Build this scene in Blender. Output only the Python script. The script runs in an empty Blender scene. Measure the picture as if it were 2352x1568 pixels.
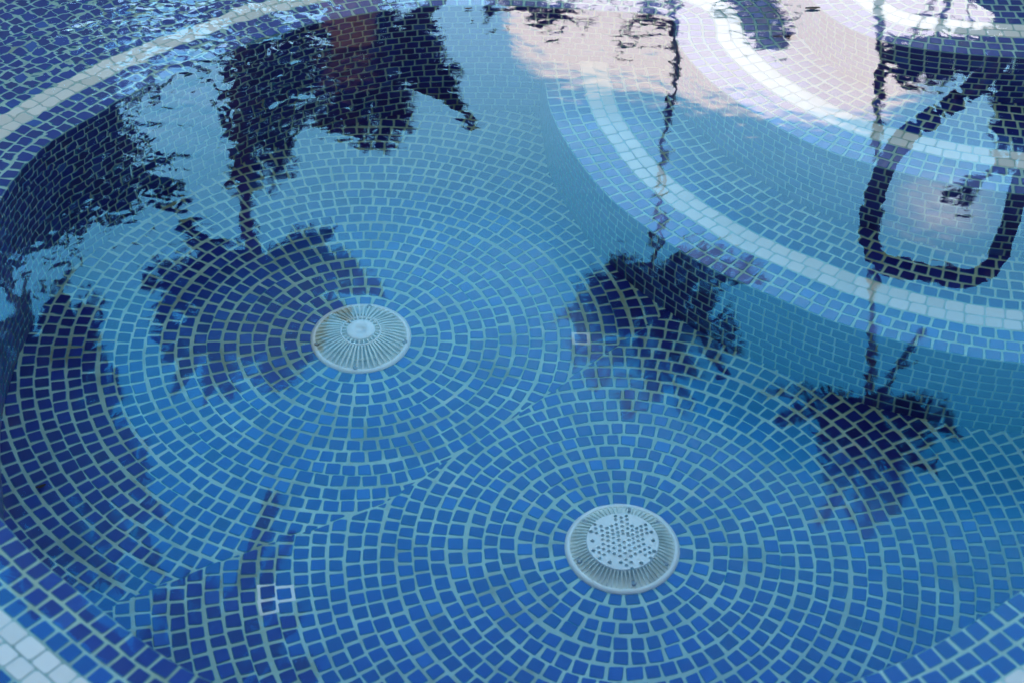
import bpy, bmesh, math, random
from mathutils import Vector, Matrix, noise
random.seed(7)
R = random.random
def U(a, b): return a + (b - a) * random.random()
sc = bpy.context.scene
C = sc.collection
P = 0.027                      # pitch of the mosaic
# ------------------------------------------------------------------ levels (water surface is z = 0)
Z_FLOOR, Z_STEP, Z_SHELF, Z_TOP = -0.710, -0.470, -0.2306, -0.031

# ------------------------------------------------------------------ camera
TH, RO, F, H = 0.66900336, 0.01894224, 3518.73, 1.30749809
fw = Vector((0, math.cos(TH), -math.sin(TH)))
r0 = Vector((1, 0, 0)); u0 = r0.cross(fw)
rt = math.cos(RO) * r0 + math.sin(RO) * u0
up = -math.sin(RO) * r0 + math.cos(RO) * u0
cam_d = bpy.data.cameras.new('camera'); cam = bpy.data.objects.new('camera', cam_d); C.objects.link(cam)
M = Matrix((rt, up, -fw)).transposed().to_4x4(); M.translation = (0, 0, H)
cam.matrix_world = M
cam_d.sensor_width = 36.0; cam_d.lens = F / 2352 * 36
cam_d.clip_start = 0.05; cam_d.clip_end = 2000
cam_d.dof.use_dof = True; cam_d.dof.focus_distance = 2.8; cam_d.dof.aperture_fstop = 5.6
sc.camera = cam

def at(px, py, dist):
    """A point above the water at horizontal distance dist, seen mirrored in the water along this direction."""
    d = fw + rt * ((px - 1176) / F) - up * ((py - 784) / F)
    k = dist / math.hypot(d.x, d.y)
    return Vector((d.x * k, d.y * k, -d.z * k - H))

# ------------------------------------------------------------------ materials
def mat(name, col, rough=0.5, metal=0.0, spec=0.5, var=0.0, scale=8.0, bump=0.0):
    m = bpy.data.materials.new(name); m.use_nodes = True
    nt = m.node_tree; b = nt.nodes['Principled BSDF']
    b.inputs['Base Color'].default_value = (*col, 1); b.inputs['Roughness'].default_value = rough
    b.inputs['Metallic'].default_value = metal; b.inputs['Specular IOR Level'].default_value = spec
    if var or bump:
        g = nt.nodes.new('ShaderNodeNewGeometry')
        n = nt.nodes.new('ShaderNodeTexNoise'); n.inputs['Scale'].default_value = scale; n.inputs['Detail'].default_value = 6
        nt.links.new(g.outputs['Position'], n.inputs['Vector'])
        if var:
            rmp = nt.nodes.new('ShaderNodeValToRGB')
            rmp.color_ramp.elements[0].position = 0.3; rmp.color_ramp.elements[1].position = 0.7
            rmp.color_ramp.elements[0].color = (*[c * (1 - var) for c in col], 1)
            rmp.color_ramp.elements[1].color = (*[min(1, c * (1 + var)) for c in col], 1)
            nt.links.new(n.outputs['Fac'], rmp.inputs['Fac']); nt.links.new(rmp.outputs['Color'], b.inputs['Base Color'])
        if bump:
            bp = nt.nodes.new('ShaderNodeBump'); bp.inputs['Distance'].default_value = bump
            nt.links.new(n.outputs['Fac'], bp.inputs['Height']); nt.links.new(bp.outputs['Normal'], b.inputs['Normal'])
    return m

def tile_mat(name, stops, rough=0.3):
    m = bpy.data.materials.new(name); m.use_nodes = True
    nt = m.node_tree; b = nt.nodes['Principled BSDF']; b.inputs['Roughness'].default_value = rough
    a = nt.nodes.new('ShaderNodeAttribute'); a.attribute_name = 'tint'
    rmp = nt.nodes.new('ShaderNodeValToRGB')
    e = rmp.color_ramp.elements
    e[0].position, e[0].color = stops[0][0], (*stops[0][1], 1)
    e[1].position, e[1].color = stops[-1][0], (*stops[-1][1], 1)
    for p, c in stops[1:-1]:
        x = e.new(p); x.color = (*c, 1)
    g = nt.nodes.new('ShaderNodeNewGeometry')
    n = nt.nodes.new('ShaderNodeTexNoise'); n.inputs['Scale'].default_value = 90; n.inputs['Detail'].default_value = 4
    nt.links.new(g.outputs['Position'], n.inputs['Vector'])
    ad = nt.nodes.new('ShaderNodeMath'); ad.operation = 'MULTIPLY_ADD'; ad.inputs[1].default_value = 0.25
    nt.links.new(n.outputs['Fac'], ad.inputs[0]); nt.links.new(a.outputs['Fac'], ad.inputs[2])
    sb = nt.nodes.new('ShaderNodeMath'); sb.operation = 'SUBTRACT'; sb.inputs[1].default_value = 0.125
    nt.links.new(ad.outputs[0], sb.inputs[0])
    nt.links.new(sb.outputs[0], rmp.inputs['Fac']); nt.links.new(rmp.outputs['Color'], b.inputs['Base Color'])
    return m

COBALT = tile_mat('cobalt_mosaic_tile', [(0.0, (0.005, 0.009, 0.16)), (0.5, (0.006, 0.013, 0.22)), (0.85, (0.008, 0.026, 0.28)), (1.0, (0.020, 0.075, 0.37))])
EDGE = mat('cobalt_tile_edge', (0.030, 0.19, 0.34), 0.35)
WHITE = tile_mat('white_mosaic_tile', [(0.0, (0.64, 0.63, 0.56)), (0.5, (0.78, 0.76, 0.69)), (1.0, (0.82, 0.80, 0.73))])
WEDGE = mat('white_tile_edge', (0.60, 0.64, 0.62), 0.35)
GROUT = mat('grey_green_grout', (0.36, 0.55, 0.50), 0.9, var=0.16, scale=14)
def stain(m, col, scale, lo, hi, amount):
    nt = m.node_tree; b = nt.nodes['Principled BSDF']; src = b.inputs['Base Color'].links[0].from_socket
    g = nt.nodes.new('ShaderNodeNewGeometry'); n = nt.nodes.new('ShaderNodeTexNoise'); n.inputs['Scale'].default_value = scale; n.inputs['Detail'].default_value = 8; n.inputs['Roughness'].default_value = .65
    nt.links.new(g.outputs['Position'], n.inputs['Vector'])
    mr_ = nt.nodes.new('ShaderNodeMapRange'); mr_.inputs[1].default_value = lo; mr_.inputs[2].default_value = hi; mr_.inputs[4].default_value = amount
    nt.links.new(n.outputs['Fac'], mr_.inputs[0])
    mx = nt.nodes.new('ShaderNodeMix'); mx.data_type = 'RGBA'
    nt.links.new(mr_.outputs[0], mx.inputs[0]); nt.links.new(src, mx.inputs[6]); mx.inputs[7].default_value = (*col, 1)
    nt.links.new(mx.outputs[2], b.inputs['Base Color'])
stain(GROUT, (0.20, 0.22, 0.13), 6.5, .52, .70, .8)
stain(GROUT, (0.60, 0.66, 0.62), 9.0, .58, .72, .6)
NEWGROUT = mat('fresh_white_grout', (0.80, 0.84, 0.81), 0.9, var=0.08, scale=40)
PLASTIC = mat('aged_white_plastic', (0.80, 0.84, 0.74), 0.45, var=0.14, scale=30)
PLASTIC2 = mat('white_plastic_cap', (0.82, 0.85, 0.80), 0.4, var=0.06, scale=30)
SUMP = mat('drain_sump', (0.72, 0.80, 0.74), 0.7, var=0.3, scale=25)
stain(PLASTIC, (0.30, 0.27, 0.16), 24, .53, .68, .55)
stain(PLASTIC2, (0.48, 0.46, 0.34), 22, .58, .75, .6)
STEEL = mat('screw_steel', (0.30, 0.31, 0.30), 0.6, 0.3)
DARKMETAL = mat('backlit_dark_metal', (0.012, 0.012, 0.016), 0.45, 0.2, var=0.3, scale=20)  # steel grab rail, its backlit darkness put into the base colour
BARK = mat('palm_bark', (0.085, 0.055, 0.040), 0.9, var=0.45, scale=14, bump=0.02)
BARKWARM = mat('warm_palm_bark', (0.50, 0.33, 0.25), 0.9, var=0.35, scale=9, bump=0.03)
FROND = mat('palm_frond', (0.035, 0.050, 0.020), 0.6, var=0.4, scale=6)
DRYFROND = mat('dry_palm_frond', (0.075, 0.042, 0.026), 0.8, var=0.4, scale=6)
LEAFA = mat('dark_tree_leaf', (0.030, 0.042, 0.020), 0.6, var=0.5, scale=3)
LEAFB = mat('brown_green_leaf', (0.055, 0.045, 0.026), 0.7, var=0.5, scale=3)
DECK = mat('deck_stone', (0.30, 0.28, 0.25), 0.85, var=0.2, scale=5)
PLANTER = mat('dark_planter_glaze', (0.022, 0.020, 0.028), 0.5, var=0.3, scale=10)
DEADLEAF = mat('dead_leaf', (0.05, 0.03, 0.018), 0.8)
SOIL = mat('planter_soil', (0.05, 0.035, 0.025), 0.95)

# ------------------------------------------------------------------ object helpers
def link(name, me, parent=None):
    o = bpy.data.objects.new(name, me); C.objects.link(o)
    if parent: o.parent = parent
    return o
def tag(o, label, cat, group=None):
    o['label'] = label; o['category'] = cat
    if group: o['group'] = group
    return o
def thing(name, label, cat, loc=(0, 0, 0), group=None):
    o = link(name, None); o.location = loc
    return tag(o, label, cat, group)

class MB:
    """Collects vertices and faces with a material slot and a tint per face."""
    def __init__(s): s.v = []; s.f = []; s.m = []; s.t = []
    def add(s, vs, fs, mi=0, tint=0.5):
        n = len(s.v); s.v.extend(vs)
        for f in fs: s.f.append([i + n for i in f])
        if isinstance(mi, int): s.m.extend([mi] * len(fs))
        else: s.m.extend(mi)
        s.t.extend([tint] * len(fs))
    def build(s, name, mats, parent=None, smooth=False, origin=None):
        me = bpy.data.meshes.new(name)
        if origin is not None: vs = [tuple(Vector(v) - Vector(origin)) for v in s.v]
        else: vs = [tuple(v) for v in s.v]
        me.from_pydata(vs, [], s.f)
        for m in mats: me.materials.append(m)
        me.polygons.foreach_set('material_index', s.m)
        if smooth: me.polygons.foreach_set('use_smooth', [True] * len(s.f))
        a = me.attributes.new('tint', 'FLOAT', 'FACE'); a.data.foreach_set('value', s.t)
        me.update()
        return link(name, me, parent)

# ------------------------------------------------------------------ curves of the pool in plan
def catmull(pts, n=10, closed=False):
    out = []; k = len(pts)
    rng = range(k) if closed else range(k - 1)
    for i in rng:
        g = lambda j: Vector(pts[j % k]) if closed else Vector(pts[max(0, min(k - 1, j))])
        p0, p1, p2, p3 = g(i - 1), g(i), g(i + 1), g(i + 2)
        for q in range(n):
            t = q / n
            out.append(0.5 * ((2 * p1) + (p2 - p0) * t + (2 * p0 - 5 * p1 + 4 * p2 - p3) * t * t + (3 * p1 - p0 - 3 * p2 + p3) * t ** 3))
    if not closed: out.append(Vector(pts[-1]))
    return out
def resample(pl, step, closed=False):
    if closed: pl = pl + [pl[0]]
    d = [0]
    for a, b in zip(pl, pl[1:]): d.append(d[-1] + (b - a).length)
    n = max(2, int(round(d[-1] / step))); out = []; j = 0
    for i in range(n + (0 if closed else 1)):
        s = d[-1] * i / n
        while j < len(d) - 2 and d[j + 1] < s: j += 1
        w = (s - d[j]) / max(1e-9, d[j + 1] - d[j])
        out.append(pl[j].lerp(pl[j + 1], w))
    return out
def smooth(pl, it, closed=False):
    for _ in range(it):
        n = len(pl); q = list(pl)
        for i in range(n):
            if not closed and i in (0, n - 1): continue
            q[i] = (pl[i - 1] + pl[i] * 2 + pl[(i + 1) % n]) / 4
        pl = q
    return pl
def normals(pl, closed=False):
    """Right-hand normals of a polyline."""
    n = len(pl); out = []
    for i in range(n):
        a = pl[(i - 1) % n] if closed or i else pl[0]
        b = pl[(i + 1) % n] if closed or i < n - 1 else pl[-1]
        t = (b - a).normalized(); out.append(Vector((t.y, -t.x)))
    return out
def offset(pl, d, closed=False):
    return [p + n * d for p, n in zip(pl, normals(pl, closed))]

# inner edge of the shelf, walked clockwise from the near left: left rim, far rim, corner, second nosing, right and near rim
pit_pts = [(-0.728, 1.520), (-0.80, 1.72), (-0.862, 1.95), (-0.865, 2.17), (-0.838, 2.312), (-0.786, 2.408), (-0.706, 2.523), (-0.60, 2.640),
           (-0.48, 2.752), (-0.36, 2.825), (-0.22, 2.875), (-0.066, 2.892), (0.10, 2.885), (0.22, 2.872)]
corner = [(0.285, 2.866), (0.311, 2.852), (0.3185, 2.825)]
nos2_pts = [(0.314, 2.760), (0.328, 2.705), (0.345, 2.655), (0.378, 2.584), (0.423, 2.511), (0.465, 2.456), (0.510, 2.405), (0.560, 2.362), (0.617, 2.327),
            (0.685, 2.292), (0.754, 2.264), (0.835, 2.241), (0.93, 2.225), (1.03, 2.218)]
near_pts = [(1.085, 2.195), (1.10, 2.12), (1.065, 1.92), (0.97, 1.69), (0.82, 1.48), (0.635, 1.328), (0.46, 1.217), (0.26, 1.145), (0.04, 1.115),
            (-0.17, 1.125), (-0.371, 1.189), (-0.558, 1.328), (-0.656, 1.418)]
PIT = resample(smooth(resample(catmull(pit_pts + corner + nos2_pts + near_pts, 12, True), 0.006, True), 6, True), 0.006, True)
nos1_pts = [(0.045, 3.00), (0.051, 2.88), (0.057, 2.795), (0.067, 2.70), (0.083, 2.625), (0.108, 2.553), (0.136, 2.480), (0.163, 2.425), (0.192, 2.376), (0.232, 2.320),
            (0.275, 2.270), (0.337, 2.205), (0.40, 2.155), (0.457, 2.115), (0.525, 2.068), (0.592, 2.031), (0.655, 2.003), (0.745, 1.973), (0.84, 1.953), (0.95, 1.94), (1.08, 1.935), (1.25, 1.94)]
NOS1 = resample(catmull(nos1_pts, 10), 0.006)
nos3_pts = [(0.62, 3.6), (0.585, 3.25), (0.562, 3.0), (0.560, 2.86), (0.570, 2.765), (0.600, 2.68), (0.645, 2.62), (0.70, 2.582), (0.78, 2.556), (0.88, 2.540), (1.0, 2.535), (1.2, 2.545), (1.5, 2.58)]
NOS3 = resample(catmull(nos3_pts, 10), 0.006)

# ------------------------------------------------------------------ one mosaic tile
SWAP = lambda t: t
def tile(mb, quad, nrm, white=False, rnd=0.22, h=0.0012, tint=None):
    """quad: four corners (3-D) in order; builds a slightly domed tile with rounded corners above them."""
    q = [Vector(p) for p in quad]; n = len(q)
    lo = []
    for i in range(n):
        a, b, c = q[i - 1], q[i], q[(i + 1) % n]
        la, lc = (a - b).length, (c - b).length
        ka = min(0.45, 0.0045 * (0.7 if white else 0.4) / max(la, 1e-6)); kc = min(0.45, 0.0045 * (0.7 if white else 0.4) / max(lc, 1e-6))
        lo += [b.lerp(a, ka), b.lerp(c, kc)]
    ct = sum(lo, Vector((0, 0, 0))) / len(lo)
    up_ = Vector(nrm) * h
    m = len(lo)
    hi = [p.lerp(ct, min(0.5, 0.0016 / max((p - ct).length, 1e-5))) + up_ for p in lo]
    fs = [list(range(m, 2 * m))] + [[i, (i + 1) % m, m + (i + 1) % m, m + i] for i in range(m)]
    mi = [3 if white else 1] + [4 if white else 2] * m
    if tint is None:
        r_ = R(); tint = r_ * .8 + .1 + (.55 if r_ > .97 else -.3 if r_ < .05 else 0) + .35 * noise.noise(Vector((ct.x * 2.3, ct.y * 2.3, ct.z * 2.3)))
    mb.add(lo + hi, fs, mi, tint)
TM = [GROUT, COBALT, EDGE, WHITE, WEDGE, NEWGROUT]

def jit(p, a): return Vector((p[0] + U(-a, a), p[1] + U(-a, a), p[2]))

def rows_on_curve(curve, closed, z, k0, k1, white_rows, keep, outer=True, gap=0.0038, jitter=0.0011):
    """Tiles laid in rows parallel to a curve on a level surface; row k lies between k and k+1 pitches from the curve."""
    mb = MB(); wb = MB()
    for k in range(k0, k1):
        sgn = 1 if outer else -1
        L = offset(curve, -sgn * (k + 0.0) * P, closed); Hh = offset(curve, -sgn * (k + 1.0) * P, closed)
        mid = offset(curve, -sgn * (k + 0.5) * P, closed)
        n = len(mid); d = [0]
        for i in range(1, n + (1 if closed else 0)): d.append(d[-1] + (mid[i % n] - mid[i - 1]).length)
        tot = d[-1]; s = U(0, P); j = 0
        def pos(pl, s):
            lo, hi = 0, len(d) - 1
            while hi - lo > 1:
                c = (lo + hi) // 2
                if d[c] <= s: lo = c
                else: hi = c
            w = (s - d[lo]) / max(1e-9, d[hi] - d[lo])
            return pl[lo % n].lerp(pl[hi % n], min(1, max(0, w)))
        white = k in white_rows
        while s < tot - P:
            w = P * U(0.93, 1.09) * (1.18 if white else 1.0)
            g = gap * (0.42 if white else 1.0)
            c = pos(mid, s + w / 2)
            if keep(c.x, c.y):
                a = pos(L, s + g / 2); b = pos(L, s + w - g / 2); c2 = pos(Hh, s + w - g / 2); e = pos(Hh, s + g / 2)
                rr = g / 2 / P
                r0_ = 0.02 if k == 0 else rr
                q = [a.lerp(e, r0_), b.lerp(c2, r0_), c2.lerp(b, rr), e.lerp(a, rr)]
                q = [jit((p.x, p.y, z), jitter * (0.5 if white else 1)) for p in q]
                ar = (q[1] - q[0]).cross(q[2] - q[0]).z
                if ar < 0: q.reverse()
                tile(wb if white else mb, q, (0, 0, 1), white)
            s += w
    return mb, wb

def riser(mb, curve, closed, z0, z1, face, seg=None, rows=None, gap=0.0026):
    """Running-bond tiles up a vertical face that stands on a curve; face = +1 when the face looks to the curve's right."""
    n = len(curve); d = [0]
    for i in range(1, n + (1 if closed else 0)): d.append(d[-1] + (curve[i % n] - curve[i - 1]).length)
    nm = normals(curve, closed)
    rows = rows or int(round((z1 - z0) / P)); ph = (z1 - z0) / rows
    def pos(s):
        lo, hi = 0, len(d) - 1
        while hi - lo > 1:
            c = (lo + hi) // 2
            if d[c] <= s: lo = c
            else: hi = c
        w = (s - d[lo]) / max(1e-9, d[hi] - d[lo])
        return curve[lo % n].lerp(curve[hi % n], w), nm[lo % n].lerp(nm[hi % n], w)
    for r in range(rows):
        s = (0.5 * P if r % 2 else 0) + U(0, 0.003)
        while s < d[-1] - P:
            w = P * U(0.96, 1.05)
            m_, nn = pos(s + w / 2)
            if seg is None or seg(m_.x, m_.y):
                a, _ = pos(s + gap / 2); b, _ = pos(s + w - gap / 2)
                zl, zh = z0 + r * ph + gap / 2, z0 + (r + 1) * ph - gap / 2
                q = [Vector((a.x, a.y, zl)), Vector((b.x, b.y, zl)), Vector((b.x, b.y, zh)), Vector((a.x, a.y, zh))]
                q = [p + Vector((0, 0, U(-0.0007, 0.0007))) for p in q]
                nv = Vector((nn.x * face, nn.y * face, 0))
                if (q[1] - q[0]).cross(q[2] - q[0]).dot(nv) < 0: q.reverse()
                tile(mb, q, nv)
            s += w

def strip(mb, curve, closed, z0, z1, flip):
    n = len(curve)
    vs = [(p.x, p.y, z0) for p in curve] + [(p.x, p.y, z1) for p in curve]
    fs = []
    for i in range(n if closed else n - 1):
        j = (i + 1) % n
        f = [i, j, n + j, n + i]
        fs.append(f[::-1] if flip else f)
    mb.add(vs, fs, 0)

# ------------------------------------------------------------------ the pool basin
pool = thing('spa_pool', 'round blue and white mosaic spa pool with curved steps, filled with clear water', 'pool', (0, 0, Z_FLOOR))
PO = (0, 0, Z_FLOOR)
def in_poly(x, y, pl):
    c = False; n = len(pl); j = n - 1
    for i in range(n):
        a, b = pl[i], pl[j]
        if (a.y > y) != (b.y > y) and x < (b.x - a.x) * (y - a.y) / (b.y - a.y) + a.x: c = not c
        j = i
    return c
PITC = PIT[::4]

# floor: two sets of rings around the drains, cut where they meet
D1 = Vector((-0.272, 2.170)); D2 = Vector((0.180, 1.699))
SEAM = [Vector((0.60, 2.565)), Vector((0.06, 2.035)), Vector((-0.20, 1.782)), Vector((-0.42, 1.670)), Vector((-0.60, 1.562)), Vector((-1.2, 1.25))]
def seam_side(p):
    """Signed distance to the seam, positive on the side of the far drain, and the seam's normal there."""
    best = None
    for a, b in zip(SEAM, SEAM[1:]):
        v = b - a; t = max(0, min(1, (p - a).dot(v) / v.dot(v))); d = p - (a + v * t)
        if best is None or d.length < best[0]:
            nn = Vector((v.y, -v.x)).normalized()
            if nn.dot(Vector((-0.7, 0.7))) < 0: nn = -nn
            best = (d.length, (p - a).dot(nn), nn, a)
    return best
def clip(q, nn, a, keep_pos, g):
    out = []
    f = lambda p: ((p - a).dot(nn)) * (1 if keep_pos else -1) - g
    for i in range(len(q)):
        p, r = q[i], q[(i + 1) % len(q)]
        fp, fr = f(p), f(r)
        if fp >= 0: out.append(p)
        if (fp >= 0) != (fr >= 0): out.append(p.lerp(r, fp / (fp - fr)))
    return out
fl = MB()
box = [(-1.3, 0.9), (1.4, 0.9), (1.4, 3.2), (-1.3, 3.2)]
fl.add([(x, y, Z_FLOOR) for x, y in box], [[0, 1, 2, 3]], 0)
EXP = offset(PIT, 0, True)
def near_pit(x, y):
    return in_poly(x, y, PITBIG)
PITBIG = [p for p in offset(PIT, -0.03, True)][::4]
FLOOR_TILES = []
def ring_tiles(Cc, mine_pos, rmax):
    k = 0
    r = 3.22 * P
    while r < rmax:
        r1 = r + P * U(0.985, 1.015)
        rm = (r + r1) / 2
        n = max(8, int(round(2 * math.pi * rm / (P * 1.0))))
        ws = [U(0.9, 1.12) for _ in range(n)]; tw = sum(ws)
        a = U(0, 6.28)
        ph1, ph2 = U(0, 6.28), U(0, 6.28)
        for w in ws:
            da = w / tw * 2 * math.pi
            ga = 0.0037 / rm
            def pt(an, rad):
                rad += 0.0012 * math.sin(3 * an + ph1) + 0.0008 * math.sin(7 * an + ph2)
                return Vector((Cc.x + rad * math.cos(an), Cc.y + rad * math.sin(an)))
            m_ = pt(a + da / 2, rm)
            if PITBB[0] < m_.x < PITBB[1] and PITBB[2] < m_.y < PITBB[3] and near_pit(m_.x, m_.y):
                g = 0.0021
                # straight-sided tiles, so the grout between them is a wedge
                q = [pt(a + ga / 2, r + g), pt(a + ga / 2, r1 - g), pt(a + da - ga / 2, r1 - g), pt(a + da - ga / 2, r + g)]
                q[1] = q[1].lerp(q[2], 0.5 * (1 - (r + g) / (r1 - g)) * 0.8); q[2] = q[2].lerp(q[1], 0.5 * (1 - (r + g) / (r1 - g)) * 0.8)
                q = [p + Vector((U(-0.0012, 0.0012), U(-0.0012, 0.0012))) for p in q]
                dd, sd, nn, sa = seam_side(m_)
                ok = True
                if dd < 0.03:
                    q = clip(q, nn, sa, mine_pos, U(-0.003, 0.0024))
                    ok = len(q) >= 3
                    if ok:
                        A_ = abs(sum(q[i - 1].x * q[i].y - q[i].x * q[i - 1].y for i in range(len(q)))) / 2
                        ok = A_ > 0.00002
                else: ok = (sd > 0) == mine_pos
                if ok:
                    ar = sum(q[i - 1].x * q[i].y - q[i].x * q[i - 1].y for i in range(len(q)))
                    if ar < 0: q = q[::-1]
                    tile(fl, [(p.x, p.y, Z_FLOOR) for p in q], (0, 0, 1)); FLOOR_TILES.append(q)
            a += da
        r = r1; k += 1
xs = [p.x for p in PIT]; ys = [p.y for p in PIT]
PITBB = (min(xs) - .04, max(xs) + .04, min(ys) - .04, max(ys) + .04)
ring_tiles(D1, True, 1.5); ring_tiles(D2, False, 1.6)
# two repaired spots with fresh white grout round a few tiles
for k, (x, y) in enumerate(((-0.3618, 1.6006), (-0.3556, 1.5728), (-0.3340, 1.5942), (0.1375, 2.1944))):
    t = Vector((x, y)); q = min(FLOOR_TILES, key=lambda q: (sum(q, Vector((0, 0))) / len(q) - t).length)
    ce = sum(q, Vector((0, 0))) / len(q)
    vs = [p + (p - ce).normalized() * 0.0062 for p in q]
    fl.add([(p.x, p.y, Z_FLOOR + 0.0002 + 0.0002 * k) for p in vs], [list(range(len(vs)))], 5)
floor = fl.build('floor', TM, pool, origin=PO)

# wall below the rim
wl = MB()
strip(wl, PIT, True, Z_FLOOR - 0.02, Z_SHELF + 0.0006, False)
wall_seg = lambda x, y: not (x > 0.33 and y > 2.22) and not (x > 0.30 and 2.22 < y < 2.85)
riser(wl, PIT, True, Z_FLOOR, Z_SHELF, 1, wall_seg, rows=18)
wall_o = wl.build('wall', TM, pool, origin=PO)

# step 1 (lower)
def step1_keep(x, y): return in_poly(x, y, PITBIG)
mb, wb = rows_on_curve(NOS1, False, Z_STEP, 0, 34, (3, 4), step1_keep)
rb = MB()
poly = NOS1 + [Vector((1.3, 3.0))]
mb.add([(p.x, p.y, Z_STEP) for p in poly], [list(range(len(poly)))[::-1]], 0)
s1 = mb.build('step', TM, pool, origin=PO); s1['label'] = 'lower curved underwater step with blue tiles'
w1 = wb.build('white_stripe', TM, s1, origin=PO)
strip(rb, NOS1, False, Z_FLOOR - 0.02, Z_STEP + 0.0006, True)
riser(rb, NOS1, False, Z_FLOOR, Z_STEP, 1, step1_keep, rows=9)
rb.build('riser', TM, s1, origin=PO)

# shelf all round, its edge on the steps side is the second step
def on_step3(x, y): return x > 0.5 and in_poly(x, y, S3)
S3 = [Vector((p.x, p.y)) for p in NOS3[::6]] + [Vector((3.5, 2.7)), Vector((3.5, 4.2)), Vector((0.6, 4.2))]
S3in = [Vector((p.x, p.y)) for p in offset(NOS3, -0.04)[::6]] + [Vector((3.5, 2.8)), Vector((3.5, 4.2)), Vector((0.9, 4.2))]
def shelf_keep(x, y):
    if not (-2.2 < x < 2.0 and 0.75 < y < 4.0): return False
    if y < 1.3 and abs(x) < 0.3 and y < 0.9: return False
    if x > 0.5 and in_poly(x, y, S3in): return False
    return not in_poly(x, y, PITC)
mb, wb = rows_on_curve(PIT, True, Z_SHELF, 0, 13, (3, 4), shelf_keep)
# the field beyond: rows follow the rim, from a smoother outline
SM = smooth(resample(offset(PIT, 13 * P * -1, True), 0.01, True), 60, True)
def field_keep(x, y): return shelf_keep(x, y) and not in_poly(x, y, OFF13)
OFF13 = offset(PIT, -13.3 * P, True)[::4]
mb2, _ = rows_on_curve(PIT, True, Z_SHELF, 13, 44, (), lambda x, y: shelf_keep(x, y) and not (x > 0.1 and y > 2.3 and (0.45 < x < 1.15 or (x < 1.15 and y < 3.0))))
n0 = len(mb.v)
mb.v += mb2.v; mb.f += [[i + n0 for i in f] for f in mb2.f]; mb.m += mb2.m; mb.t += mb2.t
# grout sheet with a hole for the pit
bm = bmesh.new()
def loop(bm, pts, z):
    vs = [bm.verts.new((p[0], p[1], z)) for p in pts]
    return vs, [bm.edges.new((vs[i - 1], vs[i])) for i in range(len(vs))]
BASIN = [(-5, 0.45), (5, 0.45), (5, 7), (-5, 7)]
_, e1 = loop(bm, BASIN, Z_SHELF); _, e2 = loop(bm, [(p.x, p.y) for p in PIT[::2]], Z_SHELF)
bmesh.ops.triangle_fill(bm, use_beauty=True, use_dissolve=False, edges=e1 + e2)
bm.verts.index_update()
g_f = []
for f in bm.faces:
    ix = [v.index for v in f.verts]
    if f.normal.z < 0: ix.reverse()
    g_f.append(ix)
mb.add([v.co.copy() for v in bm.verts], g_f, 0); bm.free()
shelf = mb.build('shelf', TM, pool, origin=PO); shelf['label'] = 'blue tiled shelf just under the water around the round pit'
wb.build('white_stripe', TM, shelf, origin=PO)
r2 = MB()
riser(r2, PIT, True, Z_STEP, Z_SHELF, 1, lambda x, y: x > 0.30 and y > 2.2 and x < 1.1 and not wall_seg(x, y), rows=9)
r2.build('riser', TM, shelf, origin=PO)

# step 3 (upper)
mb, wb = rows_on_curve(NOS3, False, Z_TOP, 0, 30, (3, 4), lambda x, y: in_poly(x, y, S3) and y < 4 and x < 2)
poly = NOS3 + [Vector((3.5, 2.7)), Vector((3.5, 4.2)), Vector((0.6, 4.2))]
mb.add([(p.x, p.y, Z_TOP) for p in poly], [list(range(len(poly)))[::-1]], 0)
s3 = mb.build('step', TM, pool, origin=PO); s3['label'] = 'upper curved step just below the water surface'
wb.build('white_stripe', TM, s3, origin=PO)
rb = MB(); strip(rb, NOS3, False, Z_SHELF - 0.02, Z_TOP + 0.0006, True)
riser(rb, NOS3, False, Z_SHELF, Z_TOP, 1, lambda x, y: y < 3.6, rows=8)
rb.build('riser', TM, s3, origin=PO)

# ------------------------------------------------------------------ deck and water
bm = bmesh.new()
_, e1 = loop(bm, [(-400, -400), (400, -400), (400, 400), (-400, 400)], 0.10); iv, e2 = loop(bm, BASIN, 0.10)
bmesh.ops.triangle_fill(bm, use_beauty=True, use_dissolve=False, edges=e1 + e2)
lv = [bm.verts.new((x, y, -0.6)) for x, y in BASIN]
for i in range(4): bm.faces.new((iv[i - 1], iv[i], lv[i], lv[i - 1]))
bmesh.ops.recalc_face_normals(bm, faces=bm.faces)
me = bpy.data.meshes.new('ground'); bm.to_mesh(me); bm.free(); me.materials.append(DECK)
g = link('ground', me); g['kind'] = 'structure'

wm = bpy.data.materials.new('pool_water'); wm.use_nodes = True
nt = wm.node_tree; nt.nodes.clear()
out = nt.nodes.new('ShaderNodeOutputMaterial')
gl = nt.nodes.new('ShaderNodeBsdfGlass'); gl.inputs['IOR'].default_value = 1.333; gl.inputs['Roughness'].default_value = 0.0
gl.inputs['Color'].default_value = (1, 1, 1, 1)
va = nt.nodes.new('ShaderNodeVolumeAbsorption'); va.inputs['Color'].default_value = (0.35, 0.88, 0.93, 1); va.inputs['Density'].default_value = 0.09
nt.links.new(gl.outputs[0], out.inputs['Surface']); nt.links.new(va.outputs[0], out.inputs['Volume'])
geo = nt.nodes.new('ShaderNodeNewGeometry')
def math_(op, a, b=None):
    n = nt.nodes.new('ShaderNodeMath'); n.operation = op
    for i, x in enumerate((a, b)):
        if x is None: continue
        if isinstance(x, (int, float)): n.inputs[i].default_value = x
        else: nt.links.new(x, n.inputs[i])
    return n.outputs[0]
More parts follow.
